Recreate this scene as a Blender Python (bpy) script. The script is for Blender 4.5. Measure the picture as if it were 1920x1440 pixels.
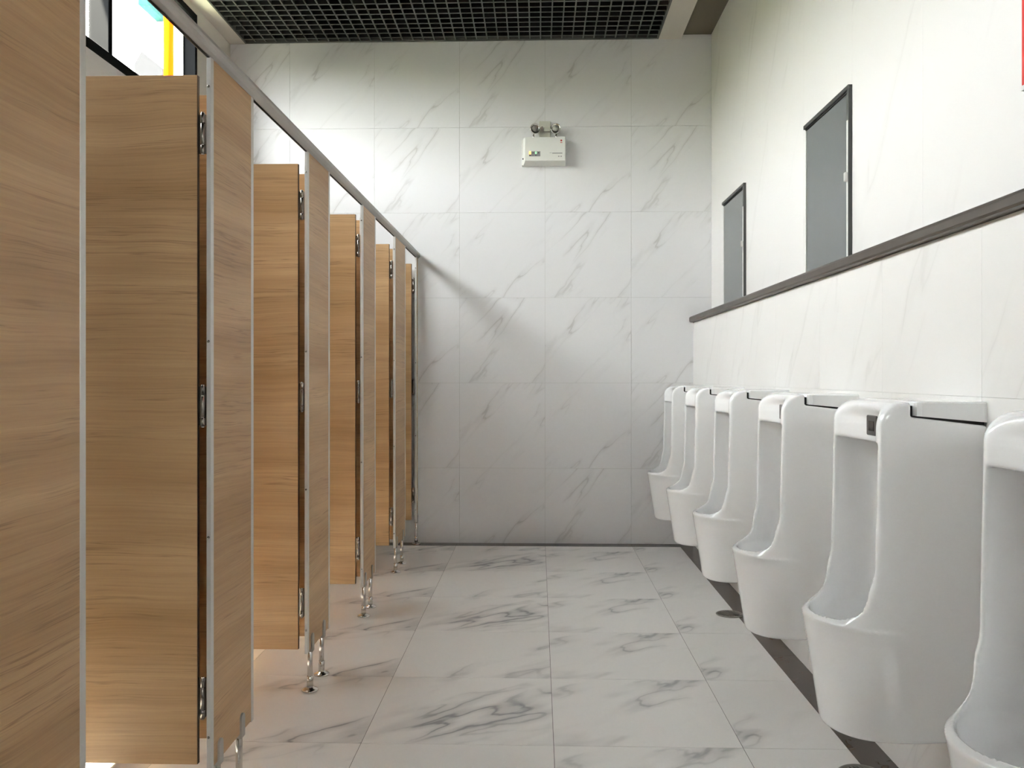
import bpy, bmesh, math, random
import numpy as np
from mathutils import Vector, Matrix
random.seed(7)
C = bpy.context.scene.collection
for o in list(bpy.data.objects):
    bpy.data.objects.remove(o)

# ------------------------------------------------------------------ camera
F_PX = 1610.0
YAW = math.atan(49 / F_PX)
cam_d = bpy.data.cameras.new('camera')
cam = bpy.data.objects.new('camera', cam_d)
C.objects.link(cam)
cam_d.sensor_width = 36.0
cam_d.lens = F_PX * 36.0 / 1920.0
cam_d.shift_y = -16.0 / 1920.0
cam_d.clip_start = 0.02
cam.location = (0, 0, 1.163)
cam.rotation_euler = (math.pi / 2, 0, YAW)
bpy.context.scene.camera = cam

# ------------------------------------------------------------------ world, sun, exposure
SKY = 15.0
w = bpy.data.worlds.new('sky')
bpy.context.scene.world = w
w.use_nodes = True
wn, wl = w.node_tree.nodes, w.node_tree.links
wn.clear()
wo = wn.new('ShaderNodeOutputWorld')
wb = wn.new('ShaderNodeBackground')
wtc = wn.new('ShaderNodeTexCoord')
wsx = wn.new('ShaderNodeSeparateXYZ')
wr = wn.new('ShaderNodeValToRGB')
wr.color_ramp.elements[0].position = 0.0
wr.color_ramp.elements[0].color = (1.0, 0.975, 0.985, 1)
wr.color_ramp.elements[1].position = 1.0
wr.color_ramp.elements[1].color = (0.97, 0.965, 1.0, 1)
wl.new(wtc.outputs['Generated'], wsx.inputs[0])
wl.new(wsx.outputs['Z'], wr.inputs[0])
wl.new(wr.outputs[0], wb.inputs['Color'])
wb.inputs['Strength'].default_value = SKY
wl.new(wb.outputs[0], wo.inputs[0])

sun_d = bpy.data.lights.new('sun', 'SUN')
sun_d.energy = 560.0
sun_d.angle = math.radians(1.2)
sun_d.color = (1.0, 0.90, 0.78)
sun = bpy.data.objects.new('sun', sun_d)
C.objects.link(sun)
sdir = Vector((0.29, 0.05, -1.0)).normalized()
sun.rotation_euler = sdir.to_track_quat('-Z', 'Y').to_euler()
sun.location = (-6, 0, 12)

vs = bpy.context.scene.view_settings
vs.view_transform = 'Standard'
try:
    vs.look = 'None'
except Exception:
    pass
vs.gamma = 1.0
vs.use_curve_mapping = False
vs.exposure = 1.20

# ------------------------------------------------------------------ helpers
def srgb(r, g, b):
    def f(v):
        v /= 255.0
        return v / 12.92 if v <= 0.04045 else ((v + 0.055) / 1.055) ** 2.4
    return (f(r), f(g), f(b), 1)

def mat(name, col, rough=0.5, metal=0.0, spec=0.5, coat=0.0, emit=None, noise=0.0, nscale=30.0, aniso=0.0):
    m = bpy.data.materials.new(name)
    m.use_nodes = True
    n, l = m.node_tree.nodes, m.node_tree.links
    b = n['Principled BSDF']
    b.inputs['Roughness'].default_value = rough
    b.inputs['Metallic'].default_value = metal
    b.inputs['Specular IOR Level'].default_value = spec
    b.inputs['Coat Weight'].default_value = coat
    if emit:
        b.inputs['Emission Color'].default_value = emit[0]
        b.inputs['Emission Strength'].default_value = emit[1]
    tc = n.new('ShaderNodeTexCoord')
    nt = n.new('ShaderNodeTexNoise')
    nt.inputs['Scale'].default_value = nscale
    nt.inputs['Detail'].default_value = 4
    l.new(tc.outputs['Object'], nt.inputs['Vector'])
    mx = n.new('ShaderNodeMixRGB')
    mx.inputs[1].default_value = col
    mx.inputs[2].default_value = tuple(c * (1 - noise) for c in col[:3]) + (1,)
    l.new(nt.outputs[0], mx.inputs[0])
    l.new(mx.outputs[0], b.inputs['Base Color'])
    return m

def math_node(n, op, v1=None, v2=None):
    k = n.new('ShaderNodeMath')
    k.operation = op
    if v1 is not None: k.inputs[0].default_value = v1
    if v2 is not None: k.inputs[1].default_value = v2
    return k

def marble(name, base, vein, axis, rough, vscale, width, strength, cloud, angle, stretch, second=None):
    """veined stone; coordinates are each tile's own, so alike prints repeat from tile to tile,
    shifted by the tile's object colour (the print it carries)"""
    m = bpy.data.materials.new(name)
    m.use_nodes = True
    n, l = m.node_tree.nodes, m.node_tree.links
    b = n['Principled BSDF']
    b.inputs['Roughness'].default_value = rough
    tc = n.new('ShaderNodeTexCoord')
    oi = n.new('ShaderNodeObjectInfo')
    sc = n.new('ShaderNodeVectorMath'); sc.operation = 'SCALE'; sc.inputs['Scale'].default_value = 40.0
    l.new(oi.outputs['Color'], sc.inputs[0])
    sep = n.new('ShaderNodeSeparateXYZ')
    l.new(tc.outputs['Object'], sep.inputs[0])
    cmb = n.new('ShaderNodeCombineXYZ')
    a0, a1 = axis
    l.new(sep.outputs[a0], cmb.inputs[0])
    l.new(sep.outputs[a1], cmb.inputs[1])
    mp = n.new('ShaderNodeMapping')
    mp.vector_type = 'TEXTURE'
    mp.inputs['Rotation'].default_value = (0, 0, math.radians(angle))
    mp.inputs['Scale'].default_value = (stretch, 1, 1)
    l.new(cmb.outputs[0], mp.inputs[0])
    ad = n.new('ShaderNodeVectorMath'); ad.operation = 'ADD'
    l.new(mp.outputs[0], ad.inputs[0])
    l.new(sc.outputs[0], ad.inputs[1])
    # warp
    wn_ = n.new('ShaderNodeTexNoise'); wn_.inputs['Scale'].default_value = 5.0; wn_.inputs['Detail'].default_value = 5
    l.new(ad.outputs[0], wn_.inputs['Vector'])
    ws = n.new('ShaderNodeVectorMath'); ws.operation = 'SCALE'; ws.inputs['Scale'].default_value = 0.16
    l.new(wn_.outputs['Color'], ws.inputs[0])
    ad2 = n.new('ShaderNodeVectorMath'); ad2.operation = 'ADD'
    l.new(ad.outputs[0], ad2.inputs[0]); l.new(ws.outputs[0], ad2.inputs[1])
    # thin ridge veins
    v = n.new('ShaderNodeTexNoise'); v.inputs['Scale'].default_value = vscale; v.inputs['Detail'].default_value = 2.5
    v.inputs['Roughness'].default_value = 0.55
    l.new(ad2.outputs[0], v.inputs['Vector'])
    s = math_node(n, 'SUBTRACT', None, 0.5); l.new(v.outputs[0], s.inputs[0])
    a = math_node(n, 'ABSOLUTE'); l.new(s.outputs[0], a.inputs[0])
    mr = n.new('ShaderNodeMapRange'); mr.interpolation_type = 'SMOOTHSTEP'
    mr.inputs['From Min'].default_value = 0.0; mr.inputs['From Max'].default_value = width
    mr.inputs['To Min'].default_value = 1.0; mr.inputs['To Max'].default_value = 0.0
    l.new(a.outputs[0], mr.inputs['Value'])
    # mask breaks veins
    k = n.new('ShaderNodeTexNoise'); k.inputs['Scale'].default_value = vscale * 0.9; k.inputs['Detail'].default_value = 3
    kk = n.new('ShaderNodeVectorMath'); kk.operation = 'ADD'; kk.inputs[1].default_value = (7.3, 2.1, 4.4)
    l.new(ad.outputs[0], kk.inputs[0]); l.new(kk.outputs[0], k.inputs['Vector'])
    km = n.new('ShaderNodeMapRange'); km.inputs['From Min'].default_value = 0.49; km.inputs['From Max'].default_value = 0.66
    l.new(k.outputs[0], km.inputs['Value'])
    mu = math_node(n, 'MULTIPLY'); l.new(mr.outputs[0], mu.inputs[0]); l.new(km.outputs[0], mu.inputs[1])
    # wider smoky cloud round the veins
    mr2 = n.new('ShaderNodeMapRange'); mr2.interpolation_type = 'SMOOTHSTEP'
    mr2.inputs['From Min'].default_value = 0.0; mr2.inputs['From Max'].default_value = width * 5
    mr2.inputs['To Min'].default_value = 1.0; mr2.inputs['To Max'].default_value = 0.0
    l.new(a.outputs[0], mr2.inputs['Value'])
    mu2 = math_node(n, 'MULTIPLY'); l.new(mr2.outputs[0], mu2.inputs[0]); l.new(km.outputs[0], mu2.inputs[1])
    c2 = math_node(n, 'MULTIPLY', None, cloud); l.new(mu2.outputs[0], c2.inputs[0])
    c1 = math_node(n, 'MULTIPLY', None, strength); l.new(mu.outputs[0], c1.inputs[0])
    su = math_node(n, 'ADD'); su.use_clamp = True
    l.new(c1.outputs[0], su.inputs[0]); l.new(c2.outputs[0], su.inputs[1])
    mx = n.new('ShaderNodeMixRGB'); mx.inputs[1].default_value = base; mx.inputs[2].default_value = vein
    l.new(su.outputs[0], mx.inputs[0])
    l.new(mx.outputs[0], b.inputs['Base Color'])
    return m

def wood(name):
    m = bpy.data.materials.new(name)
    m.use_nodes = True
    n, l = m.node_tree.nodes, m.node_tree.links
    b = n['Principled BSDF']
    b.inputs['Roughness'].default_value = 0.42
    b.inputs['Specular IOR Level'].default_value = 0.35
    tc = n.new('ShaderNodeTexCoord')
    oi = n.new('ShaderNodeObjectInfo')
    off = n.new('ShaderNodeVectorMath'); off.operation = 'SCALE'; off.inputs['Scale'].default_value = 30.0
    l.new(oi.outputs['Color'], off.inputs[0])
    ad = n.new('ShaderNodeVectorMath'); ad.operation = 'ADD'
    l.new(tc.outputs['Object'], ad.inputs[0]); l.new(off.outputs[0], ad.inputs[1])
    # slow waviness of the grain
    wv = n.new('ShaderNodeTexNoise'); wv.inputs['Scale'].default_value = 2.2; wv.inputs['Detail'].default_value = 2
    l.new(ad.outputs[0], wv.inputs['Vector'])
    wsub = math_node(n, 'SUBTRACT', None, 0.5); l.new(wv.outputs[0], wsub.inputs[0])
    wm = math_node(n, 'MULTIPLY', None, 0.045); l.new(wsub.outputs[0], wm.inputs[0])
    cz = n.new('ShaderNodeCombineXYZ'); l.new(wm.outputs[0], cz.inputs[2])
    ad2 = n.new('ShaderNodeVectorMath'); ad2.operation = 'ADD'
    l.new(ad.outputs[0], ad2.inputs[0]); l.new(cz.outputs[0], ad2.inputs[1])
    def nz(scale, det, rough=0.6):
        mp = n.new('ShaderNodeMapping'); mp.inputs['Scale'].default_value = scale
        l.new(ad2.outputs[0], mp.inputs[0])
        t = n.new('ShaderNodeTexNoise'); t.inputs['Scale'].default_value = 1.0; t.inputs['Detail'].default_value = det
        t.inputs['Roughness'].default_value = rough
        l.new(mp.outputs[0], t.inputs['Vector'])
        return t
    broad = nz((0.35, 0.35, 7), 4)
    fine = nz((2.2, 2.2, 150), 5, 0.7)
    streak = nz((0.9, 0.9, 52), 3, 0.7)
    smask = nz((1.8, 1.8, 9), 3)
    r1 = n.new('ShaderNodeValToRGB')
    r1.color_ramp.elements[0].position = 0.34; r1.color_ramp.elements[0].color = srgb(174, 138, 96)
    r1.color_ramp.elements[1].position = 0.68; r1.color_ramp.elements[1].color = srgb(203, 168, 125)
    l.new(broad.outputs[0], r1.inputs[0])
    mx = n.new('ShaderNodeMixRGB'); mx.blend_type = 'MULTIPLY'
    r2 = n.new('ShaderNodeValToRGB')
    r2.color_ramp.elements[0].position = 0.3; r2.color_ramp.elements[0].color = (0.74, 0.71, 0.68, 1)
    r2.color_ramp.elements[1].position = 0.62; r2.color_ramp.elements[1].color = (1, 1, 1, 1)
    l.new(fine.outputs[0], r2.inputs[0])
    mx.inputs[0].default_value = 0.6
    l.new(r1.outputs[0], mx.inputs[1]); l.new(r2.outputs[0], mx.inputs[2])
    # thin dark streaks
    s = math_node(n, 'SUBTRACT', None, 0.5); l.new(streak.outputs[0], s.inputs[0])
    a = math_node(n, 'ABSOLUTE'); l.new(s.outputs[0], a.inputs[0])
    mr = n.new('ShaderNodeMapRange'); mr.interpolation_type = 'SMOOTHSTEP'
    mr.inputs['From Max'].default_value = 0.026
    mr.inputs['To Min'].default_value = 1.0; mr.inputs['To Max'].default_value = 0.0
    l.new(a.outputs[0], mr.inputs['Value'])
    km = n.new('ShaderNodeMapRange'); km.inputs['From Min'].default_value = 0.43; km.inputs['From Max'].default_value = 0.60
    l.new(smask.outputs[0], km.inputs['Value'])
    mu = math_node(n, 'MULTIPLY'); l.new(mr.outputs[0], mu.inputs[0]); l.new(km.outputs[0], mu.inputs[1])
    mu2 = math_node(n, 'MULTIPLY', None, 0.45); l.new(mu.outputs[0], mu2.inputs[0])
    mx2 = n.new('ShaderNodeMixRGB'); mx2.inputs[2].default_value = srgb(112, 80, 50)
    l.new(mu2.outputs[0], mx2.inputs[0]); l.new(mx.outputs[0], mx2.inputs[1])
    l.new(mx2.outputs[0], b.inputs['Base Color'])
    bp = n.new('ShaderNodeBump'); bp.inputs['Strength'].default_value = 0.05; bp.inputs['Distance'].default_value = 0.002
    l.new(fine.outputs[0], bp.inputs['Height']); l.new(bp.outputs[0], b.inputs['Normal'])
    return m

def glass(name):
    m = bpy.data.materials.new(name)
    m.use_nodes = True
    n, l = m.node_tree.nodes, m.node_tree.links
    n.clear()
    o = n.new('ShaderNodeOutputMaterial')
    t = n.new('ShaderNodeBsdfTransparent'); t.inputs[0].default_value = (0.93, 0.96, 0.95, 1)
    g = n.new('ShaderNodeBsdfGlossy'); g.inputs['Roughness'].default_value = 0.02
    lw = n.new('ShaderNodeLayerWeight'); lw.inputs['Blend'].default_value = 0.5
    pw = math_node(n, 'POWER', None, 5.0); l.new(lw.outputs['Facing'], pw.inputs[0])
    fr = math_node(n, 'MULTIPLY_ADD', None, 0.6); fr.inputs[2].default_value = 0.02
    l.new(pw.outputs[0], fr.inputs[0])
    mx = n.new('ShaderNodeMixShader')
    l.new(fr.outputs[0], mx.inputs[0]); l.new(t.outputs[0], mx.inputs[1]); l.new(g.outputs[0], mx.inputs[2])
    l.new(mx.outputs[0], o.inputs[0])
    return m

M = dict(
    floor_tile=marble('floor_marble', srgb(232, 229, 225), srgb(120, 121, 124), ('X', 'Y'), 0.22, 4.0, 0.020, 0.42, 0.34, 40, 2.6),
    wall_tile=marble('wall_marble', srgb(226, 225, 225), srgb(160, 156, 150), ('X', 'Z'), 0.34, 6.5, 0.016, 0.32, 0.16, 50, 4.0),
    side_tile=marble('side_wall_marble', srgb(232, 230, 227), srgb(165, 160, 153), ('Y', 'Z'), 0.34, 4.6, 0.012, 0.14, 0.10, -58, 5.0),
    grout_floor=mat('floor_grout', srgb(92, 88, 84), 0.9),
    grout_wall=mat('wall_grout', srgb(196, 195, 190), 0.9),
    granite=marble('brown_granite', srgb(62, 53, 46), srgb(112, 98, 84), ('X', 'Y'), 0.25, 14, 0.03, 0.5, 0.3, 30, 1.5),
    ledge=mat('ledge_stone', srgb(76, 68, 60), 0.42, noise=0.25, nscale=22),
    plaster=mat('ceiling_plaster', srgb(214, 208, 196), 0.85, noise=0.04, nscale=3),
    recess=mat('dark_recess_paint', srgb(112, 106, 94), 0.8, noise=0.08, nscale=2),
    plenum=mat('black_void_paint', srgb(14, 14, 13), 0.9),
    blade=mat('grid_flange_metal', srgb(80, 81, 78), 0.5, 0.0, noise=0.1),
    web_shade=mat('grid_web_shade', srgb(22, 23, 22), 0.7, 0.0, noise=0.1),  # darker than the flange: shade inside the cells put into the colour
    wood=wood('light_wood_laminate'),
    wood_edge=mat('dark_laminate_edge', srgb(62, 46, 34), 0.6, noise=0.2),
    alu=mat('satin_aluminium', srgb(205, 203, 198), 0.38, 0.35, noise=0.05, nscale=80),
    rail=mat('grey_anodised_rail', srgb(172, 168, 160), 0.45, 0.25, noise=0.06, nscale=60),
    chrome=mat('polished_steel', srgb(208, 204, 198), 0.12, 1.0, noise=0.03),
    steel=mat('dull_hinge_steel', srgb(138, 132, 124), 0.22, 1.0, noise=0.1, nscale=200),
    ceramic=mat('white_ceramic', srgb(250, 250, 250), 0.10, spec=0.6, coat=0.3, noise=0.01, nscale=4),
    dark_gap=mat('dark_gap_fill', srgb(22, 21, 20), 0.8),
    sensor=mat('grey_sensor_plate', srgb(74, 72, 70), 0.3, noise=0.05),
    sensor_eye=mat('black_sensor_eye', srgb(24, 18, 18), 0.12),
    grey_ink=mat('grey_print', srgb(150, 150, 150), 0.5),
    frame=mat('black_window_frame', srgb(7, 8, 10), 0.6, 0.0, spec=0.06, noise=0.1),
    dark_frame=mat('dark_bronze_frame', srgb(70, 70, 68), 0.4, 0.3, noise=0.1),
    light_strip=mat('bright_aluminium_strip', srgb(228, 228, 224), 0.4, 0.1),
    tinted=mat('grey_tinted_glass', srgb(104, 108, 108), 0.12, spec=0.6, noise=0.06, nscale=3),
    glass=glass('clear_window_glass'),
    white_plastic=mat('white_plastic', srgb(228, 228, 222), 0.4, noise=0.02),
    ivory_plastic=mat('ivory_plastic', srgb(205, 203, 190), 0.45, noise=0.03),
    panel_grey=mat('indicator_panel_grey', srgb(140, 138, 140), 0.5),
    black=mat('black_plastic', srgb(18, 18, 18), 0.4),
    led_amber=mat('amber_indicator', srgb(250, 180, 90), 0.4, emit=(srgb(255, 190, 100), 1.2)),
    led_green=mat('green_indicator', srgb(160, 230, 170), 0.4, emit=(srgb(150, 230, 165), 0.8)),
    red=mat('red_print', srgb(196, 40, 44), 0.4),
    red_sign=mat('red_sign_face', srgb(222, 48, 44), 0.35, noise=0.05),
    reflector=mat('lamp_reflector', srgb(214, 212, 204), 0.15, 0.9),
    lens=mat('ribbed_lamp_lens', srgb(168, 168, 160), 0.15, spec=0.8, noise=0.4, nscale=220),
    drain=mat('drain_metal', srgb(128, 124, 116), 0.45, 0.3, noise=0.15, nscale=90),
    paint=mat('white_wall_paint', srgb(222, 220, 212), 0.8),
    ground=mat('green_yard_ground', srgb(34, 38, 27), 0.95, noise=0.3, nscale=1.5),
    sky_block_hedge=mat('sky_block_leaves', srgb(52, 60, 36), 0.9, noise=0.5, nscale=6),
    facade=mat('white_facade', srgb(236, 236, 232), 0.8),
    yellow=mat('yellow_paint', (0.36, 0.027, 0.0007, 1), 0.9, spec=0.0),
    cyan=mat('turquoise_paint', srgb(28, 52, 51), 0.9, spec=0.0),
    grey_box=mat('grey_roofing', srgb(44, 44, 46), 0.9, spec=0.0),
)

class MB:
    """collects shapes into one bmesh"""
    def __init__(self): self.bm = bmesh.new()
    def box(self, x0, x1, y0, y1, z0, z1, bevel=0.0, seg=2, rot=None):
        b = bmesh.new()
        vs_ = [b.verts.new((x, y, z)) for x in (x0, x1) for y in (y0, y1) for z in (z0, z1)]
        for f in ((0, 1, 3, 2), (4, 6, 7, 5), (0, 4, 5, 1), (2, 3, 7, 6), (0, 2, 6, 4), (1, 5, 7, 3)):
            b.faces.new([vs_[i] for i in f])
        bmesh.ops.recalc_face_normals(b, faces=b.faces)
        if bevel > 0:
            bmesh.ops.bevel(b, geom=list(b.edges), offset=bevel, segments=seg, profile=0.5, affect='EDGES')
        self._merge(b, rot)
        return self
    def _merge(self, b, rot=None):
        if rot is not None:
            bmesh.ops.transform(b, matrix=rot, verts=b.verts)
        me = bpy.data.meshes.new('tmp')
        b.to_mesh(me); b.free()
        self.bm.from_mesh(me)
        bpy.data.meshes.remove(me)
    def lathe(self, prof, centre=(0, 0, 0), seg=24, axis='Z', smooth=True):
        """prof: list of (radius, height); revolved about the axis, ends closed"""
        b = bmesh.new()
        rings = []
        for r, h in prof:
            if r < 1e-6:
                rings.append([b.verts.new((0, 0, h))]); continue
            rings.append([b.verts.new((r * math.cos(2 * math.pi * i / seg), r * math.sin(2 * math.pi * i / seg), h)) for i in range(seg)])
        for p, q in zip(rings[:-1], rings[1:]):
            for i in range(seg):
                j = (i + 1) % seg
                if len(p) == 1 and len(q) == 1: continue
                if len(p) == 1: b.faces.new((p[0], q[i], q[j]))
                elif len(q) == 1: b.faces.new((p[i], p[j], q[0]))
                else: b.faces.new((p[i], p[j], q[j], q[i]))
        if len(rings[0]) > 1: b.faces.new(rings[0][::-1])
        if len(rings[-1]) > 1: b.faces.new(rings[-1])
        bmesh.ops.recalc_face_normals(b, faces=b.faces)
        for f in b.faces: f.smooth = smooth and len(f.verts) < 5
        mt = Matrix.Translation(centre)
        if axis == 'X': mt = mt @ Matrix.Rotation(math.pi / 2, 4, 'Y')
        if axis == 'Y': mt = mt @ Matrix.Rotation(-math.pi / 2, 4, 'X')
        self._merge(b, mt)
        return self
    def cyl(self, r, h0, h1, centre=(0, 0, 0), seg=20, axis='Z'):
        c = min(r * 0.15, (h1 - h0) * 0.2)
        return self.lathe([(r - c, h0), (r, h0 + c), (r, h1 - c), (r - c, h1)], centre, seg, axis)
    def prism(self, pts, axis, a, b_, smooth=False):
        """pts: 2-D outline; extruded along axis between a and b_.
        axis Y: pts are (x, z); axis X: pts are (y, z); axis Z: pts are (x, y)"""
        b = bmesh.new()
        def p3(p, t):
            if axis == 'Y': return (p[0], t, p[1])
            if axis == 'X': return (t, p[0], p[1])
            return (p[0], p[1], t)
        A = [b.verts.new(p3(p, a)) for p in pts]
        B = [b.verts.new(p3(p, b_)) for p in pts]
        n_ = len(pts)
        for i in range(n_):
            j = (i + 1) % n_
            f = b.faces.new((A[i], A[j], B[j], B[i])); f.smooth = smooth
        b.faces.new(A[::-1]); b.faces.new(B)
        bmesh.ops.recalc_face_normals(b, faces=b.faces)
        self._merge(b)
        return self
    def tube(self, pts, r, seg=8):
        b = bmesh.new()
        rings = []
        for i, p in enumerate(pts):
            p = Vector(p)
            d = (Vector(pts[min(i + 1, len(pts) - 1)]) - Vector(pts[max(i - 1, 0)])).normalized()
            u = d.orthogonal().normalized() if i == 0 else (u - d * u.dot(d)).normalized()
            v = d.cross(u)
            rings.append([b.verts.new(p + (u * math.cos(2 * math.pi * k / seg) + v * math.sin(2 * math.pi * k / seg)) * r) for k in range(seg)])
        for p, q in zip(rings[:-1], rings[1:]):
            for k in range(seg):
                f = b.faces.new((p[k], p[(k + 1) % seg], q[(k + 1) % seg], q[k])); f.smooth = True
        b.faces.new(rings[0][::-1]); b.faces.new(rings[-1])
        bmesh.ops.recalc_face_normals(b, faces=b.faces)
        self._merge(b)
        return self
    def mesh(self, name, m):
        me = bpy.data.meshes.new(name)
        self.bm.to_mesh(me); self.bm.free()
        me.materials.append(m)
        return me

def link(name, me, parent=None, loc=(0, 0, 0), rot=None):
    o = bpy.data.objects.new(name, me)
    C.objects.link(o)
    o.parent = parent
    o.location = loc
    if rot: o.rotation_euler = rot
    return o
def obj(name, mb, m, parent=None, loc=(0, 0, 0)):
    return link(name, mb.mesh(name, m), parent, loc)
def tag(o, label, cat, group=None):
    o['label'] = label; o['category'] = cat
    if group: o['group'] = group
    return o
def thing(name, label, cat, loc=(0, 0, 0), group=None):
    o = link(name, None, None, loc)
    return tag(o, label, cat, group)
def struct(o):
    o['kind'] = 'structure'; return o
def copy_tree(o, parent=None):
    c = o.copy(); C.objects.link(c); c.parent = parent
    for ch in list(o.children): copy_tree(ch, c)
    return c

# ------------------------------------------------------------------ room measurements (metres)
XL, XRU, XRL, YF, YB = -2.155, 1.192, 1.068, 5.95, -3.0
ZC = 3.482
YJ0, YP = 2.70, 0.598                  # joint grid along the room
XB = 0.965                             # inner edge of the dark border
ZJ = [0.0, 0.52, 1.111, 1.702, 2.293, 2.884, 3.475]
LEDGE0, LEDGE1 = 1.530, 1.568

_tile_mesh = {}
def tile(parent, name, m, lo, hi, axis, jx=0.0009, print_id=0, thick=0.006, jitter=0.0):
    """one slab; lo/hi corners of its cell on the surface, axis = outward direction (0 X,1 Y,2 Z) with sign"""
    d = [hi[i] - lo[i] for i in range(3)]
    key = (m.name, tuple(round(v, 4) for v in d), axis)
    if key not in _tile_mesh:
        a = [0 if i == abs(axis) - 1 else jx for i in range(3)]
        mb = MB().box(a[0], d[0] - a[0], a[1], d[1] - a[1], a[2], d[2] - a[2])
        _tile_mesh[key] = mb.mesh(name, m)
    o = link(name, _tile_mesh[key], parent, lo)
    random.seed(print_id)
    o.color = (random.random(), random.random(), random.random(), 1)
    return o

def spans(a, b, joints):
    e = [a] + [j for j in joints if a + 0.02 < j < b - 0.02] + [b]
    return list(zip(e[:-1], e[1:]))
YJ = [YJ0 + YP * k for k in range(-12, 8)]
T = 0.006                              # tile thickness; the surface lies at the wall plane

# floor: grout bed, marble tiles, dark granite border
floor = struct(obj('floor', MB().box(XL - 0.3, XRU + 0.3, YB - 0.2, YF + 0.3, -0.20, -0.0012 - 0.0), M['grout_floor']))
XJ = [-1.755, -1.158, -0.560, 0.049, 0.640]
for ci, (x0, x1) in enumerate(spans(XL, XB, XJ)):
    for ri, (y0, y1) in enumerate(spans(YB, YF - 0.10, YJ)):
        o = tile(floor, 'tile', M['floor_tile'], (x0, y0, -T), (x1, y1, 0.0), 3, print_id=40 + (ci * 2 + (ri % 2 if ci in (0, 3) else 0)) % 5)
for (y0, y1) in spans(YB, YF - 0.10, [j + 0.3 for j in YJ]):
    tile(floor, 'border_slab', M['granite'], (XB, y0, -T), (XRL, y1, 0.0), 3, print_id=int(y0 * 10) + 90, jx=0.0006)
for (x0, x1) in spans(XL, XRL, XJ):
    tile(floor, 'border_slab', M['granite'], (x0, YF - 0.10, -T), (x1, YF, 0.0), 3, print_id=int(x0 * 10) + 190, jx=0.0006)

# far wall
wall_far = struct(obj('wall_far', MB().box(XL - 0.3, XRU + 0.3, YF + T - 0.001, YF + 0.25, -0.1, 4.2), M['grout_wall']))
XW = [0.048 + 0.594 * k for k in range(-4, 3)]
for ci, (x0, x1) in enumerate(spans(XL, XRU, XW)):
    for ri, (z0, z1) in enumerate(spans(0.0, ZC + 0.03, ZJ[1:6])):
        tile(wall_far, 'tile', M['wall_tile'], (x0, YF, z0), (x1, YF + T, z1), -2, print_id=51 + (ri + 2 * ci) % 3)

# right wall: the lower part stands 12 cm proud of the upper one
wall_right = struct(obj('wall_right', MB().box(XRU + T - 0.001, XRU + 0.3, YB - 0.2, YF + T, -0.1, 4.2).box(XRL + T - 0.001, XRU + 0.02, YB, YF, -0.1, LEDGE0 - 0.001), M['grout_wall']))
for ci, (y0, y1) in enumerate(spans(YB, YF, YJ)):
    for ri, (z0, z1) in enumerate(spans(0.0, LEDGE0 - 0.001, ZJ[2:3])):
        tile(wall_right, 'tile', M['side_tile'], (XRL, y0, z0), (XRL + T, y1, z1), -1, jx=0.0004, print_id=71 + (ri + ci) % 3)
    for ri, (z0, z1) in enumerate(spans(LEDGE1 - 0.01, ZC + 0.03, [])):
        tile(wall_right, 'tile', M['side_tile'], (XRU, y0, z0), (XRU + T, y1, z1), -1, jx=0.0004, print_id=74 + (ri + ci) % 3)

# stone ledge capping the lower wall
lx = 1.040
prof = [(lx + 0.010, LEDGE0), (XRU + 0.002, LEDGE0), (XRU + 0.002, LEDGE1), (lx + 0.010, LEDGE1), (lx + 0.003, LEDGE1 - 0.004), (lx, LEDGE1 - 0.010), (lx, LEDGE0 + 0.008), (lx + 0.003, LEDGE0 + 0.002)]
trim_1 = struct(obj('trim_1', MB().prism(prof, 'Y', YB, YF - 0.001), M['ledge']))

# left wall with the clerestory opening
WY0, WY1, WZ0, WZ1 = 1.35, 5.37, 2.733, 3.442
mbw = MB()
mbw.box(XL - 0.11, XL - T, YB - 0.2, YF + 0.2, -0.1, WZ0).box(XL - 0.11, XL - T, YB - 0.2, YF + 0.2, WZ1, 4.2)
mbw.box(XL - 0.11, XL - T, WY1, YF + 0.2, WZ0, WZ1).box(XL - 0.11, XL - T, YB - 0.2, WY0, WZ0, WZ1)
wall_left = struct(obj('wall_left', mbw, M['paint']))
for ci, (y0, y1) in enumerate(spans(YB, YF, YJ)):
    for ri, (z0, z1) in enumerate(spans(0.0, WZ0, ZJ[1:5])):
        tile(wall_left, 'tile', M['side_tile'], (XL - T, y0, z0), (XL, y1, z1), 1, print_id=77 + (ri + ci) % 3)
obj('plaster_band', MB().box(XL - T, XL, WY1, YF, WZ0, ZC + 0.02).box(XL - T, XL, YB, WY1, WZ1, ZC + 0.02), M['plaster'], wall_left)

# clerestory window band
win = struct(link('window_1', None, None, (XL, 0, 0)))
fw, fd = 0.045, 0.105
obj('frame', MB().box(-fd, 0, WY0, WY1, WZ0, WZ0 + 0.055, 0.003, 1).box(-fd, 0, WY0, WY1, WZ1 - 0.04, WZ1, 0.003, 1)
    .box(-fd, 0, WY1 - 0.03, WY1, WZ0, WZ1, 0.003, 1).box(-fd, 0, WY0, WY0 + 0.03, WZ0, WZ1, 0.003, 1), M['frame'], win)
muls = [4.27, 3.21, 2.15]
for y in muls:
    obj('mullion', MB().box(-fd, 0, y - 0.02, y + 0.02, WZ0 + 0.05, WZ1 - 0.035, 0.004, 2), M['frame'], win)
    obj('sash_strip', MB().box(-fd + 0.004, -fd + 0.03, y + 0.02, y + 0.032, WZ0 + 0.055, WZ1 - 0.04), M['alu'], win)
for a, b in zip([WY0 + 0.03] + [y + 0.02 for y in muls[::-1]], [y - 0.02 for y in muls[::-1]] + [WY1 - 0.03]):
    obj('pane', MB().box(-fd + 0.010, -fd + 0.015, a - 0.004, b + 0.004, WZ0 + 0.05, WZ1 - 0.036), M['glass'], win)
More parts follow.
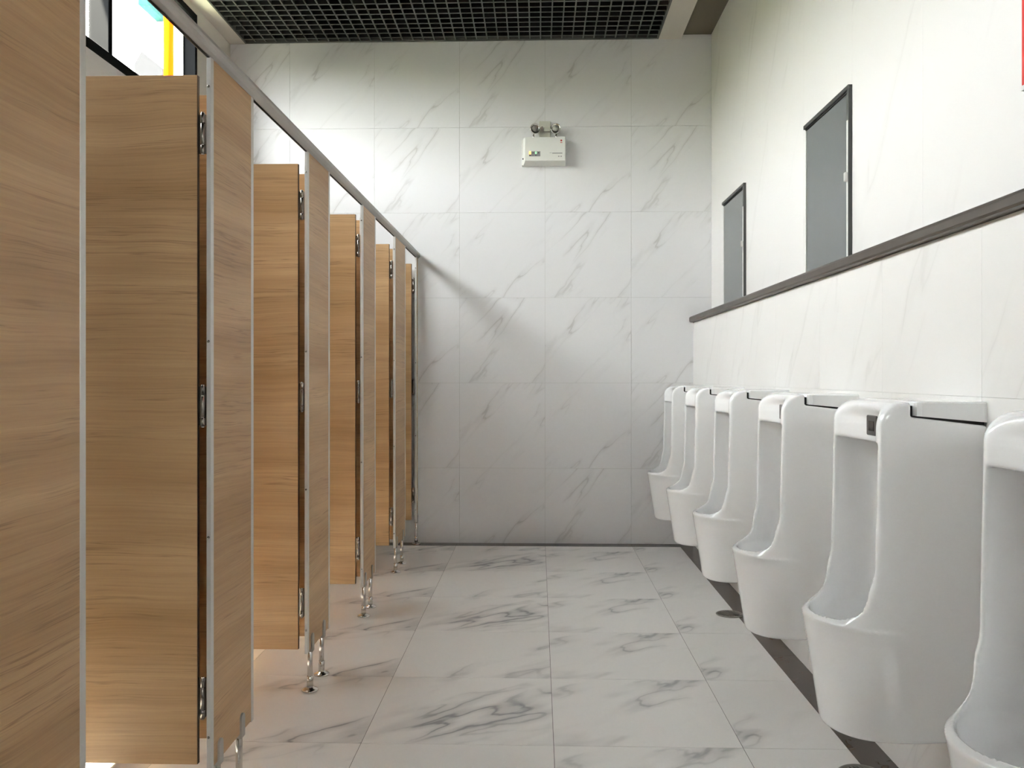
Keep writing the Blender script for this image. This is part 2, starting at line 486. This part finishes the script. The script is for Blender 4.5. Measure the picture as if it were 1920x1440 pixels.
obj('sash_strip', MB().box(-fd + 0.004, -fd + 0.03, WY1 - 0.042, WY1 - 0.03, WZ0 + 0.055, WZ1 - 0.04), M['alu'], win)

# wall behind the camera with an added high window that lets in fill light
BX0, BX1, BZ0, BZ1 = -0.15, 1.0, 1.80, 2.25
mbb = MB().box(XL - 0.3, BX0, YB - 0.12, YB, -0.1, 4.2).box(BX1, XRU + 0.3, YB - 0.12, YB, -0.1, 4.2)
mbb.box(BX0, BX1, YB - 0.12, YB, -0.1, BZ0).box(BX0, BX1, YB - 0.12, YB, BZ1, 4.2)
struct(obj('wall_back', mbb, M['paint']))
bw = struct(link('window_4', None, None, (0, YB, 0)))
obj('frame', MB().box(BX0, BX1, -0.08, 0, BZ0, BZ0 + 0.04).box(BX0, BX1, -0.08, 0, BZ1 - 0.04, BZ1).box(BX0, BX0 + 0.04, -0.08, 0, BZ0 + 0.04, BZ1 - 0.04).box(BX1 - 0.04, BX1, -0.08, 0, BZ0 + 0.04, BZ1 - 0.04), M['frame'], bw)
obj('pane', MB().box(BX0 + 0.035, BX1 - 0.035, -0.06, -0.055, BZ0 + 0.035, BZ1 - 0.035), M['glass'], bw)

# ceiling: slab above, plaster bands at the sides, black open-cell grid between them
GX0, GX1, GY1 = -2.043, 0.828, 5.935
ceiling = struct(obj('ceiling', MB().box(XL - 0.3, XRU + 0.3, YB - 0.2, YF + 0.3, 3.95, 4.2), M['plenum']))
obj('plaster_band', MB().box(XL - 0.01, GX0, YB, YF, ZC, ZC + 0.20), M['plaster'], ceiling)
obj('plaster_band', MB().box(GX1, 0.985, YB, YF, ZC, ZC + 0.20), M['plaster'], ceiling)
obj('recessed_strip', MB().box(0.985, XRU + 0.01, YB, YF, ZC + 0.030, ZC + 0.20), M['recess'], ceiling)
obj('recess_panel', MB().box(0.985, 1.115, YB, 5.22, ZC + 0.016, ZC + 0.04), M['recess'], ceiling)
obj('void_lining', MB().box(GX0 - 0.02, GX0 - 0.0, YB, YF, ZC + 0.2, 3.96).box(GX1, GX1 + 0.02, YB, YF, ZC + 0.2, 3.96), M['plenum'], ceiling)
grid = thing('ceiling_grid', 'black open-cell metal grid filling the middle of the ceiling', 'ceiling grid', (0, 0, ZC))
bh = 0.045
obj('edge_frame', MB().box(GX0, GX0 + 0.012, YB, GY1, -0.004, bh).box(GX1 - 0.012, GX1, YB, GY1, -0.004, bh)
    .box(GX0, GX1, GY1 - 0.018, GY1, -0.004, bh), M['blade'], grid)
nx = 39
px = (GX1 - GX0 - 0.01) / nx
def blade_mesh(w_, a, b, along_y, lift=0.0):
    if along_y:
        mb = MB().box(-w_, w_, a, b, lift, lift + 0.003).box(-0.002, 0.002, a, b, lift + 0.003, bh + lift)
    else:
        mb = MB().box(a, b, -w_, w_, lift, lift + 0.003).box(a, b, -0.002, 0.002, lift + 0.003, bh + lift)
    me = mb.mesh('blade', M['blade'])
    me.materials.append(M['web_shade'])
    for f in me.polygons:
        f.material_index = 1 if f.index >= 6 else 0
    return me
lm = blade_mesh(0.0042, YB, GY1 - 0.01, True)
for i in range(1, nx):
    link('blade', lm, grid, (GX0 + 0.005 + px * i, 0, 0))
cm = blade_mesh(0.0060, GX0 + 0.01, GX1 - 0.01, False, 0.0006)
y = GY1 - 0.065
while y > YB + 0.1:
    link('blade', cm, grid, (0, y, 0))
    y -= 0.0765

# ------------------------------------------------------------------ toilet partitions
XP = -0.835                            # face of the partition line
PT = 0.010                             # board thickness
PZ0, PZ1 = 0.158, 1.976
DZ0, DZ1 = 0.170, 1.930
near = [1.215, 2.165, 3.085, 4.060, 4.985, 5.868]
far_ = [1.560, 2.494, 3.416, 4.386, 5.379, 5.948]
ordw = ['nearest', 'second', 'third', 'fourth', 'fifth', 'last']

def make_leg(parent, y):
    leg = obj('leg', MB().cyl(0.0095, 0.004, PZ0 + 0.006, (0, 0, 0)), M['chrome'], parent, (-PT / 2 - 0.002, y, 0))
    obj('sleeve', MB().cyl(0.0118, 0.008, 0.055), M['chrome'], leg)
    obj('flange', MB().lathe([(0.0, 0.0), (0.030, 0.0), (0.0305, 0.003), (0.0285, 0.006), (0.021, 0.0095), (0.013, 0.013), (0.012, 0.014), (0, 0.014)], seg=28), M['chrome'], leg)
    # shoe that clasps the board, round at its top
    pts = []
    for k in range(13):
        a = math.pi * k / 12
        pts.append((0.0145 * math.cos(a), 0.040 + 0.0145 * math.sin(a)))
    pts = [(0.0145, -0.012)] + pts + [(-0.0145, -0.012)]
    obj('shoe', MB().prism([(p[0], p[1] + PZ0) for p in pts], 'X', -0.0125, 0.0125), M['rail'], leg)
    return leg

screw_me = MB().lathe([(0, 0.0), (0.0035, 0.0), (0.003, 0.0018), (0, 0.002)], seg=10, axis='Y').mesh('screw', M['steel'])
for i in range(6):
    y0, y1 = near[i], far_[i]
    if i < 5:
        lab = ['nearest wood-laminate pilaster, cropped by the left edge of the photo',
               'wood-laminate pilaster right of the nearest open door, on two steel legs',
               'wood-laminate pilaster right of the second open door, second full one from the camera',
               'wood-laminate pilaster between the third and fourth open doors',
               'narrow-looking wood-laminate pilaster between the fourth and fifth open doors'][i]
    else:
        lab = 'slim end post of the stall row touching the far wall'
    t = thing('stall_pilaster', lab, 'partition', (XP, y0, 0), 'pilasters of the toilet stall row')
    L = y1 - y0
    s = 0.020 if L > 0.2 else 0.016
    p = obj('panel', MB().box(-PT, 0, s, L - s, PZ0, PZ1), M['wood'], t)
    p.color = (random.Random(i).random(), random.Random(i + 9).random(), 0.3, 1)
    for (a, b) in ((0, s), (L - s, L)):
        e = obj('edge_profile', MB().box(-PT - 0.0006, 0.0012, a, b, PZ0 - 0.004, PZ1, 0.0012, 2), M['alu'], t)
    for z in (0.24, 0.75, 1.25, 1.90):
        link('screw', screw_me, t, (-PT / 2, -0.0018, z))
    for yy in ([0.062, L - 0.100] if L > 0.2 else [L / 2]):
        make_leg(t, yy)

# head rail along the tops
rp = [(-0.846, 1.975), (-0.834, 1.975), (-0.8265, 1.981), (-0.8195, 1.990), (-0.8185, 1.999), (-0.821, 2.009), (-0.829, 2.016), (-0.838, 2.018), (-0.846, 2.016)]
rail = thing('head_rail', 'long grey metal rail running along the tops of the stall fronts', 'rail', (0, 0, 0))
obj('rail_profile', MB().prism(rp, 'Y', 0.9, YF - 0.002, smooth=False), M['rail'], rail)
obj('groove', MB().box(-0.843, -0.837, 0.9, YF - 0.005, 1.9735, 1.9752), M['dark_gap'], rail)

# doors, swung open into the stalls
def hinge_mesh():
    mb = MB()
    r = 0.0062
    for a, b in ((-0.052, -0.030), (-0.0285, 0.0255), (0.027, 0.052)):
        mb.cyl(r, a, b, (0, 0, 0), 14)
    mb.box(-0.0136, -0.004, 0.0065, 0.0085, -0.050, 0.050)
    mb.box(0.003, 0.0062, 0.002, 0.012, -0.050, 0.050)
    return mb.mesh('hinge', M['steel'])
hm = hinge_mesh()
pin = MB().cyl(0.0045, -0.0545, 0.0545, (0, 0, 0), 10).mesh('pin', M['chrome'])
dlab = ['nearest open wood-laminate stall door, the tallest in view, below the window',
        'second open stall door from the camera, orange-lit wood laminate',
        'third open wood-laminate stall door from the camera',
        'fourth open wood-laminate stall door from the camera',
        'farthest open stall door, a narrow strip beside the far wall']
DW = 0.560
for i in range(5):
    yn = near[i + 1]
    t = thing('stall_door', dlab[i], 'door', (-0.8685, yn, 0), 'open stall doors')
    p = obj('panel', MB().box(-DW, -0.0008, 0.0, 0.0125, DZ0, DZ1, 0.0012, 1), M['wood'], t)
    rr = random.Random(i * 3 + 1)
    p.color = (rr.random(), rr.random(), rr.random(), 1)
    obj('edge_band', MB().box(-0.0008, 0.0004, 0.0006, 0.0119, DZ0 + 0.001, DZ1 - 0.001), M['wood_edge'], t)
    for z in (1.780, 1.085, 0.340):
        h = link('hinge', hm, t, (0.0132, 0.0, z))
        link('pin', pin, h)
    # latch on the free edge, inside face
    lt = obj('latch', MB().box(-DW + 0.01, -DW + 0.075, 0.0125, 0.030, 1.02, 1.07, 0.003, 2).cyl(0.012, 0.03, 0.045, (-DW + 0.045, 0, 1.045), 16, 'Y'), M['alu'], t)

# divider boards between the stalls
dvl = ['first divider board, seen through the hinge gap of the nearest door',
       'second divider board, seen through the hinge gap of the second door',
       'third divider board, seen through the hinge gap of the third door',
       'fourth divider board, seen through the hinge gap of the fourth door']
for i in range(1, 5):
    yc = (near[i] + far_[i]) / 2
    t = thing('divider_board', dvl[i - 1], 'partition', (0, yc, 0), 'boards dividing the stalls')
    p = obj('panel', MB().box(XL + 0.004, XP - PT - 0.004, -0.0065, 0.0065, DZ0, DZ1), M['wood'], t)
    p.color = (0.2 * i, 0.7, 0.1 * i, 1)
    obj('bracket', MB().box(XP - PT - 0.034, XP - PT - 0.004, -0.016, -0.0065, DZ1 - 0.075, DZ1 + 0.01, 0.001, 1), M['alu'], t)
    obj('wall_channel', MB().box(XL, XL + 0.02, -0.010, 0.010, DZ0, DZ1), M['alu'], t)

# ------------------------------------------------------------------ urinals: one continuous ceramic body from an implicit surface
def smax(a, b, k):
    h = np.maximum(k - np.abs(a - b), 0.0) / k
    return np.maximum(a, b) + h * h * k * 0.25
def sstep(e0, e1, x):
    t = np.clip((x - e0) / (e1 - e0), 0, 1)
    return t * t * (3 - 2 * t)

def urinal_field(x, y, z):
    ay = np.sqrt(y * y + 1e-6)
    zl = 0.547
    s = np.clip((z - zl) / 0.165, 0, 1)
    low = 0.330 + (np.minimum(z, zl) - 0.25) / 0.297 * 0.048
    F = np.where(z < zl, low, 0.265 + 0.1130 * (1 - s) ** 2.4)
    dF = np.where(z < zl, 0.2, 0.1130 * 2.4 / 0.165 * (1 - s) ** 1.4)
    # the column leans back very slightly toward its top
    F = F - 0.006 * sstep(0.70, 1.05, z)
    tz = np.clip((z - 1.040) / 0.061, 0, 1)
    Ft = 0.183 + 0.076 * np.sqrt(1 - tz * tz)
    F = np.where(z > 1.040, Ft, F)
    bowl = 1 - sstep(0.50, 0.66, z)
    curve = 0.010 + 0.092 * bowl
    Fy = F - curve * (ay / 0.16) ** 2.0
    side = (ay - (0.173 - 0.020 * np.clip(x, 0, 1) - 0.010 * (1 - sstep(0.25, 0.6, z)))) / 1.01
    front = (x - Fy) / np.sqrt(1.02 + dF * dF + (2 * curve * ay / 0.0256) ** 2)
    kf = 0.013 + 0.050 * bowl
    O = smax(side, front, kf)
    O = smax(O, z - 1.100, 0.012)
    zb = 0.262 + 0.022 * (1 - np.clip(x / 0.31, 0, 1)) + 0.02 * (ay / 0.2) ** 2 * 0
    O = smax(O, zb - z, 0.014)
    O = np.maximum(O, -x + 0.0)
    # channel and bowl cavity
    wi = 0.173 - 0.020 * x - 0.017
    shrink = np.clip(zl - z, 0, 1) * 0.42
    wi2 = wi - shrink
    xb = 0.085 + np.clip(zl - z, 0, 1) * 0.35
    xc = 0.215
    ex = (np.minimum(x, xc) - xc) / (xc - xb)
    ch = (np.sqrt(ex * ex + (ay / wi2) ** 2) - 1) * 0.12
    lim = 0.3590 - 0.092 * (ay / 0.16) ** 2.0 - shrink * 0.55
    Cv = smax(ch, x - lim, 0.05)
    Cv = smax(Cv, 0.385 - z, 0.06)
    Cv = smax(Cv, z - (0.990 + 0.006 * (ay / 0.14) ** 2), 0.010)
    # shallow concave face of the hood
    dip = np.clip(1 - (ay / 0.150) ** 2.4, -1, 1) * (1 - 0.85 * sstep(1.050, 1.098, z))
    xh = np.where(z > 1.04, Ft, 0.260) - 0.059 * dip
    D = smax(xh - x, ay - 0.154, 0.004)
    D = smax(D, 0.960 - z, 0.01)
    R = smax(O, -Cv, 0.009)
    R = smax(R, -D, 0.008)
    # seat of the tank cover
    S = np.maximum(x - 0.1765, 1.064 - 0.021 * (1 - x / 0.18) - z)
    R = smax(R, -S, 0.004)
    return R

def surface_nets(fn, lo, hi, h):
    n3 = [int(math.ceil((hi[i] - lo[i]) / h)) + 1 for i in range(3)]
    ax = [lo[i] + h * np.arange(n3[i]) for i in range(3)]
    X, Y, Z = np.meshgrid(*ax, indexing='ij')
    V = fn(X, Y, Z)
    ins = V < 0
    nx_, ny_, nz_ = [n - 1 for n in n3]
    acc = np.zeros((nx_, ny_, nz_, 3)); cnt = np.zeros((nx_, ny_, nz_))
    offs = [(i, j, k) for i in (0, 1) for j in (0, 1) for k in (0, 1)]
    sub = lambda A, o: A[o[0]:o[0] + nx_, o[1]:o[1] + ny_, o[2]:o[2] + nz_]
    for o in offs:
        for d in range(3):
            if o[d] == 1: continue
            q = list(o); q[d] = 1
            a, b = sub(V, o), sub(V, q)
            cr = (a < 0) != (b < 0)
            t = np.where(cr, a / np.where(cr, a - b, 1), 0)
            for e in range(3):
                val = o[e] + (t if e == d else 0)
                acc[..., e] += np.where(cr, val, 0)
            cnt += cr
    act = cnt > 0
    idx = -np.ones((nx_, ny_, nz_), dtype=np.int64)
    idx[act] = np.arange(act.sum())
    cells = np.argwhere(act)
    verts = (cells + acc[act] / cnt[act][:, None]) * h + np.array(lo)
    faces = []
    for d in range(3):
        u, v = (d + 1) % 3, (d + 2) % 3
        sl0 = [slice(None)] * 3; sl1 = [slice(None)] * 3
        sl0[d] = slice(0, -1); sl1[d] = slice(1, None)
        A, B = ins[tuple(sl0)], ins[tuple(sl1)]
        e = np.argwhere(A != B)
        keep = (e[:, u] > 0) & (e[:, v] > 0) & (e[:, u] < n3[u] - 1) & (e[:, v] < n3[v] - 1)
        e = e[keep]
        def cid(du, dv):
            q = e.copy(); q[:, u] -= du; q[:, v] -= dv
            return idx[q[:, 0], q[:, 1], q[:, 2]]
        quad = np.stack([cid(1, 1), cid(0, 1), cid(0, 0), cid(1, 0)], 1)
        flip = ~A[e[:, 0], e[:, 1], e[:, 2]]
        quad[flip] = quad[flip][:, ::-1]
        faces.append(quad)
    faces = np.concatenate(faces)
    return verts, faces

UH = 0.0046
verts, faces = surface_nets(urinal_field, (-0.0123, -0.1873, 0.2213), (0.4, 0.192, 1.1287), UH)
# world X runs toward the wall: out from the wall = -X
verts = verts * np.array([-1, 1, 1])
faces = faces[:, ::-1]
ume = bpy.data.meshes.new('body')
ume.vertices.add(len(verts)); ume.vertices.foreach_set('co', verts.astype(np.float32).ravel())
ume.loops.add(faces.size); ume.loops.foreach_set('vertex_index', faces.astype(np.int32).ravel())
ume.polygons.add(len(faces)); ume.polygons.foreach_set('loop_start', np.arange(0, faces.size, 4, dtype=np.int32))
ume.polygons.foreach_set('use_smooth', np.ones(len(faces), dtype=bool))
ume.update(); ume.validate()
ume.materials.append(M['ceramic'])

def urinal_lid():
    pts = []
    # plan outline (x out, y), following the tapering sides
    x0, x1 = 0.0, 0.167
    prof_ = [(x0, -0.1725), (0.006, -0.1735), (0.151, -0.1700), (0.162, -0.1670), (x1, -0.159), (x1, 0.159), (0.162, 0.1670), (0.151, 0.1700), (0.006, 0.1735), (x0, 0.1725)]
    b = bmesh.new()
    layers = []
    for (dz, ins_) in ((0.0, 0.0012), (0.003, 0.0), (0.9, 0.0), (0.97, 0.002), (1.0, 0.006)):
        ring = []
        for (x, yy) in prof_:
            zb = 1.067 - 0.016 * (1 - x / 0.18)
            zt = 1.1005
            z = zb + (zt - zb) * dz
            sx = max(x - ins_, 0.0) if x > 0.01 else x
            ring.append(b.verts.new((-sx, math.copysign(abs(yy) - ins_, yy), z)))
        layers.append(ring)
    for p, q in zip(layers[:-1], layers[1:]):
        for i in range(len(p)):
            j = (i + 1) % len(p)
            b.faces.new((p[i], p[j], q[j], q[i]))
    b.faces.new(layers[0][::-1]); b.faces.new(layers[-1])
    bmesh.ops.recalc_face_normals(b, faces=b.faces)
    mb = MB(); mb._merge(b)
    return mb

ulab = ['nearest white ceramic urinal, cropped by the right edge of the photo',
        'second-nearest white urinal, large, with a full view of its black square sensor',
        'third-nearest white urinal, its sensor half hidden by its own rim',
        'fourth urinal from the camera, only a sliver of its sensor showing',
        'second-farthest white urinal, between the farthest one and the fourth',
        'farthest white urinal, closest to the marble far wall']
UY = [1.448, 2.250, 3.067, 3.860, 4.655, 5.450]
urinal = thing('urinal', ulab[0], 'urinal', (XRL, UY[0], 0), 'wall-hung urinals in a row')
link('body', ume, urinal)
obj('lid', urinal_lid(), M['ceramic'], urinal)
obj('dark_gap_strip', MB().box(-0.172, -0.002, -0.163, 0.163, 1.0445, 1.0665).box(-0.1755, -0.161, -0.153, 0.153, 1.05, 1.090), M['dark_gap'], urinal)  # near-black boxes stand in for the shade in the lid gap
sx = -0.2000
sens = obj('sensor', MB().box(sx - 0.005, sx + 0.02, -0.030, 0.038, 1.007, 1.060, 0.004, 3), M['sensor'], urinal)
obj('sensor_eye', MB().box(sx - 0.0062, sx - 0.004, -0.014, 0.020, 1.019, 1.045, 0.0008, 1), M['sensor_eye'], sens)
obj('printed_mark', MB().box(-0.203, -0.190, 0.012, 0.018, 1.0725, 1.0765).box(-0.203, -0.190, -0.012, 0.008, 1.0738, 1.0752), M['grey_ink'], urinal)
dr = obj('strainer', MB().lathe([(0, 0), (0.026, 0), (0.026, 0.004), (0.018, 0.008), (0, 0.009)], (-0.235, 0, 0.384), 24), M['chrome'], urinal)
for i in range(1, 6):
    c = copy_tree(urinal)
    c.location = (XRL, UY[i], 0)
    c['label'] = ulab[i]

# ------------------------------------------------------------------ two narrow dark-framed windows above the ledge
for wi_, (y0, y1) in enumerate(((3.2975, 3.8476), (4.9617, 5.5403))):
    t = struct(link('window_%d' % (wi_ + 2), None, None, (XRU, y0, LEDGE1)))
    L, H = y1 - y0, 2.269 - LEDGE1
    fr = 0.017
    obj('frame', MB().box(-0.016, 0.001, 0, L, H - fr, H, 0.0012, 1).box(-0.016, 0.001, 0, fr, 0, H - fr, 0.0012, 1), M['dark_frame'], t)
    obj('pane', MB().box(-0.0035, 0.001, fr, L, 0.0, H - fr), M['tinted'], t)
    obj('dark_gap_strip', MB().box(-0.008, -0.0034, fr, L - 0.004, H - fr - 0.006, H - fr), M['dark_gap'], t)
    obj('edge_strip', MB().box(-0.0165, -0.0158, 0.001, fr - 0.001, 0.0, H - 0.135), M['light_strip'], t)  # ends short: shade on its upper part put into the shape
    obj('edge_strip', MB().box(-0.0075, -0.003, L - 0.010, L, 0.0, H - fr), M['light_strip'], t)
    obj('latch', MB().box(-0.028, -0.016, -0.001, 0.016, H * 0.475, H * 0.525, 0.003, 2), M['alu'], t)

# red sign board at the right edge
sg = thing('sign_board', 'red sign board with a white edge on the upper right wall', 'sign', (XRU, 1.653, 1.86))
obj('board', MB().box(-0.008, 0.0, 0.0, 0.492, 0.0, 0.95, 0.001, 1), M['white_plastic'], sg)
obj('red_face', MB().box(-0.0095, -0.008, 0.012, 0.484, 0.012, 0.938), M['red_sign'], sg)

# ------------------------------------------------------------------ emergency light on the far wall
EX, EZ = 0.046, 2.700
em = thing('emergency_light', 'white twin-head emergency light box mounted high on the far wall', 'lamp', (EX, YF, EZ))
def frustum(x0, x1, z0, z1, X0, X1, Z0, Z1, ya, yb):
    b = bmesh.new()
    A = [b.verts.new(p) for p in ((x0, ya, z0), (x1, ya, z0), (x1, ya, z1), (x0, ya, z1))]
    B = [b.verts.new(p) for p in ((X0, yb, Z0), (X1, yb, Z0), (X1, yb, Z1), (X0, yb, Z1))]
    for i in range(4):
        j = (i + 1) % 4
        b.faces.new((A[i], A[j], B[j], B[i]))
    b.faces.new(A[::-1]); b.faces.new(B)
    bmesh.ops.recalc_face_normals(b, faces=b.faces)
    bmesh.ops.bevel(b, geom=list(b.edges), offset=0.003, segments=2, profile=0.5, affect='EDGES')
    mb = MB(); mb._merge(b); return mb
obj('base_plate', frustum(-0.157, 0.142, -0.088, 0.088, -0.160, 0.145, -0.092, 0.092, -0.030, 0.0), M['white_plastic'], em)
cov = obj('cover', frustum(-0.136, 0.139, -0.070, 0.092, -0.150, 0.144, -0.092, 0.094, -0.082, -0.026), M['white_plastic'], em)
yf = -0.0822
pn = obj('indicator_panel', MB().box(-0.108, -0.031, yf - 0.001, yf + 0.002, -0.040, -0.006), M['panel_grey'], em)
obj('indicator', MB().box(-0.108, -0.094, yf - 0.0025, yf, -0.026, -0.006), M['led_amber'], pn)
obj('indicator', MB().box(-0.066, -0.056, yf - 0.0025, yf, -0.024, -0.009), M['led_green'], pn)
obj('indicator', MB().box(-0.083, -0.077, yf - 0.0025, yf, -0.020, -0.013), M['black'], pn)
obj('indicator', MB().box(-0.046, -0.040, yf - 0.0025, yf, -0.020, -0.013), M['black'], pn)
for xx in (-0.101, -0.062):
    obj('button', MB().cyl(0.0035, 0, 0.003, (xx, yf - 0.003, -0.033), 12, 'Y'), M['black'], pn)
obj('red_mark', MB().cyl(0.0062, 0, 0.001, (0.112, yf - 0.001, 0.067), 18, 'Y').box(0.105, 0.119, yf - 0.001, yf + 0.0005, 0.051, 0.055), M['red'], em)
obj('printed_line', MB().box(0.050, 0.119, yf - 0.0008, yf + 0.0005, -0.0225, -0.0165).box(0.032, 0.046, yf - 0.0008, yf + 0.0005, -0.0175, -0.0155), M['grey_ink'], em)
for xx in (0.095, 0.111):
    obj('screw_cap', MB().cyl(0.0042, 0, 0.002, (xx, yf - 0.001, -0.041), 14, 'Y'), M['panel_grey'], em)
obj('socket_hole', MB().cyl(0.0055, 0, 0.006, (-0.149, -0.040, -0.046), 14, 'Y'), M['black'], em)
for xx in (-0.078, 0.078):
    hd = obj('lamp_head', MB().lathe([(0, 0.0), (0.016, 0.0), (0.026, 0.012), (0.034, 0.040), (0.0345, 0.048), (0.031, 0.050), (0.028, 0.044), (0, 0.044)], (0, 0, 0), 28, 'Y'), M['reflector'], em, (xx, -0.030, 0.152))
    hd.rotation_euler = (math.pi, 0, 0.25 if xx < 0 else -0.1)
    obj('lens', MB().lathe([(0, 0.0455), (0.022, 0.0455), (0.022, 0.047), (0, 0.0485)], (0, 0, 0), 24, 'Y'), M['lens'], hd)
    obj('stem', MB().cyl(0.006, 0.088, 0.122, (xx, -0.045, 0), 12).cyl(0.009, 0.090, 0.098, (xx, -0.045, 0), 12), M['chrome'], em)

sk = thing('power_outlet', 'ivory wall outlet box with a plug, above the emergency light', 'outlet', (EX, YF, EZ))
obj('outlet_box', MB().box(-0.040, 0.040, -0.024, 0.0, 0.100, 0.218, 0.004, 2), M['ivory_plastic'], sk)
obj('plug', MB().box(-0.008, 0.038, -0.050, -0.024, 0.140, 0.172, 0.005, 2), M['ivory_plastic'], sk)
cp = [(-0.004, -0.046, 0.160), (-0.020, -0.050, 0.176), (-0.036, -0.054, 0.160), (-0.044, -0.056, 0.132), (-0.036, -0.055, 0.106), (-0.020, -0.050, 0.091), (0.0, -0.044, 0.0865)]
cps = []
for k in range(len(cp) - 1):
    p0, p1, p2, p3 = [Vector(cp[min(max(q, 0), len(cp) - 1)]) for q in (k - 1, k, k + 1, k + 2)]
    for q in range(5):
        tt = q / 5
        cps.append(0.5 * ((2 * p1) + (p2 - p0) * tt + (2 * p0 - 5 * p1 + 4 * p2 - p3) * tt * tt + (3 * p1 - p0 - 3 * p2 + p3) * tt ** 3))
cps.append(Vector(cp[-1]))
obj('power_cord', MB().tube(cps, 0.0026), M['ivory_plastic'], em)

# ------------------------------------------------------------------ floor drains
dlabs = ['round floor drain grate beside the third-nearest urinal, at the dark border', 'round floor drain grate cut off by the bottom edge of the photo']
for k, (dx, dy_) in enumerate(((0.932, 4.212), (0.942, 2.530))):
    t = thing('floor_drain', dlabs[k], 'drain', (dx, dy_, 0), 'floor drains')
    R = 0.066
    obj('rim', MB().lathe([(R, 0.0), (R, 0.002), (R - 0.003, 0.004), (R - 0.018, 0.0035), (R - 0.018, 0.0005), (R, 0.0005)][:5] + [(R - 0.018, 0.0)], (0, 0, 0), 40), M['drain'], t)
    obj('well', MB().lathe([(0, 0.0), (R - 0.017, 0.0), (R - 0.017, 0.0012), (0, 0.0012)], (0, 0, 0), 32), M['black'], t)
    for q in range(-4, 5):
        xx = q * 0.0112
        hl = math.sqrt(max((R - 0.016) ** 2 - xx * xx, 0))
        bar = obj('bar', MB().box(xx - 0.0022, xx + 0.0022, -hl, hl, 0.001, 0.0036), M['drain'], t)
        bar.rotation_euler = (0, 0, 0.35)

# ------------------------------------------------------------------ outside the clerestory
yard = obj('yard', MB().box(-40, XL - 0.3, -30, 40, -0.4, -0.2), M['ground'])
tag(yard, 'green yard ground outside the clerestory window, with an unseen hedgerow added to block low sky', 'ground')['kind'] = 'stuff'
hb = bmesh.new()  # unseen hedgerow, added to hold back low skylight
rh = random.Random(5)
ny_, nz_ = 60, 12
gv = []
for side in (0, 1):
    for j in range(nz_ + 1):
        for i in range(ny_ + 1):
            bulge = 0.22 * rh.random() + 0.5 * (1 - (2 * j / nz_ - 1) ** 4)
            xh_ = (-7.6 + bulge) if side == 0 else (-8.0 - bulge)
            gv.append(hb.verts.new((xh_, -22 + 36.0 * i / ny_, -0.25 + 4.05 * j / nz_ + 0.15 * rh.random())))
W1 = ny_ + 1
def gi(sd, j, i): return gv[sd * W1 * (nz_ + 1) + j * W1 + i]
for sd in (0, 1):
    for j in range(nz_):
        for i in range(ny_):
            hb.faces.new((gi(sd, j, i), gi(sd, j, i + 1), gi(sd, j + 1, i + 1), gi(sd, j + 1, i)))
for i in range(ny_):
    hb.faces.new((gi(0, nz_, i), gi(0, nz_, i + 1), gi(1, nz_, i + 1), gi(1, nz_, i)))
for i in (0, ny_):
    for j in range(nz_):
        hb.faces.new((gi(0, j, i), gi(1, j, i), gi(1, j + 1, i), gi(0, j + 1, i)))
bmesh.ops.recalc_face_normals(hb, faces=hb.faces)
hmb = MB(); hmb._merge(hb)
obj('sky_block_hedge', hmb, M['sky_block_hedge'], yard)
tag(obj('pole', MB().cyl(0.052, -0.2, 7.5, (-4.03, 9.25, 0), 20), M['yellow']), 'yellow pole outside the clerestory window', 'pole')
bl = thing('building', 'pale building outside the clerestory window, almost bleached by light', 'building', (-9.5, 17.0, -0.2))
obj('wall', MB().box(-3.0, 2.4, 0, 4.0, 0, 7.35), M['facade'], bl)
obj('tower', MB().box(1.7, 3.4, 0.0, 4.0, 0, 8.8), M['facade'], bl)
obj('awning', MB().box(1.85, 2.04, -0.8, 0.2, 8.46, 9.4), M['cyan'], bl)
obj('annex', MB().prism([(2.83, 0.0), (2.83, 6.52), (2.95, 6.72), (3.3, 6.44), (3.3, 0.0)], 'Y', -3.0, -2.0), M['grey_box'], bl)
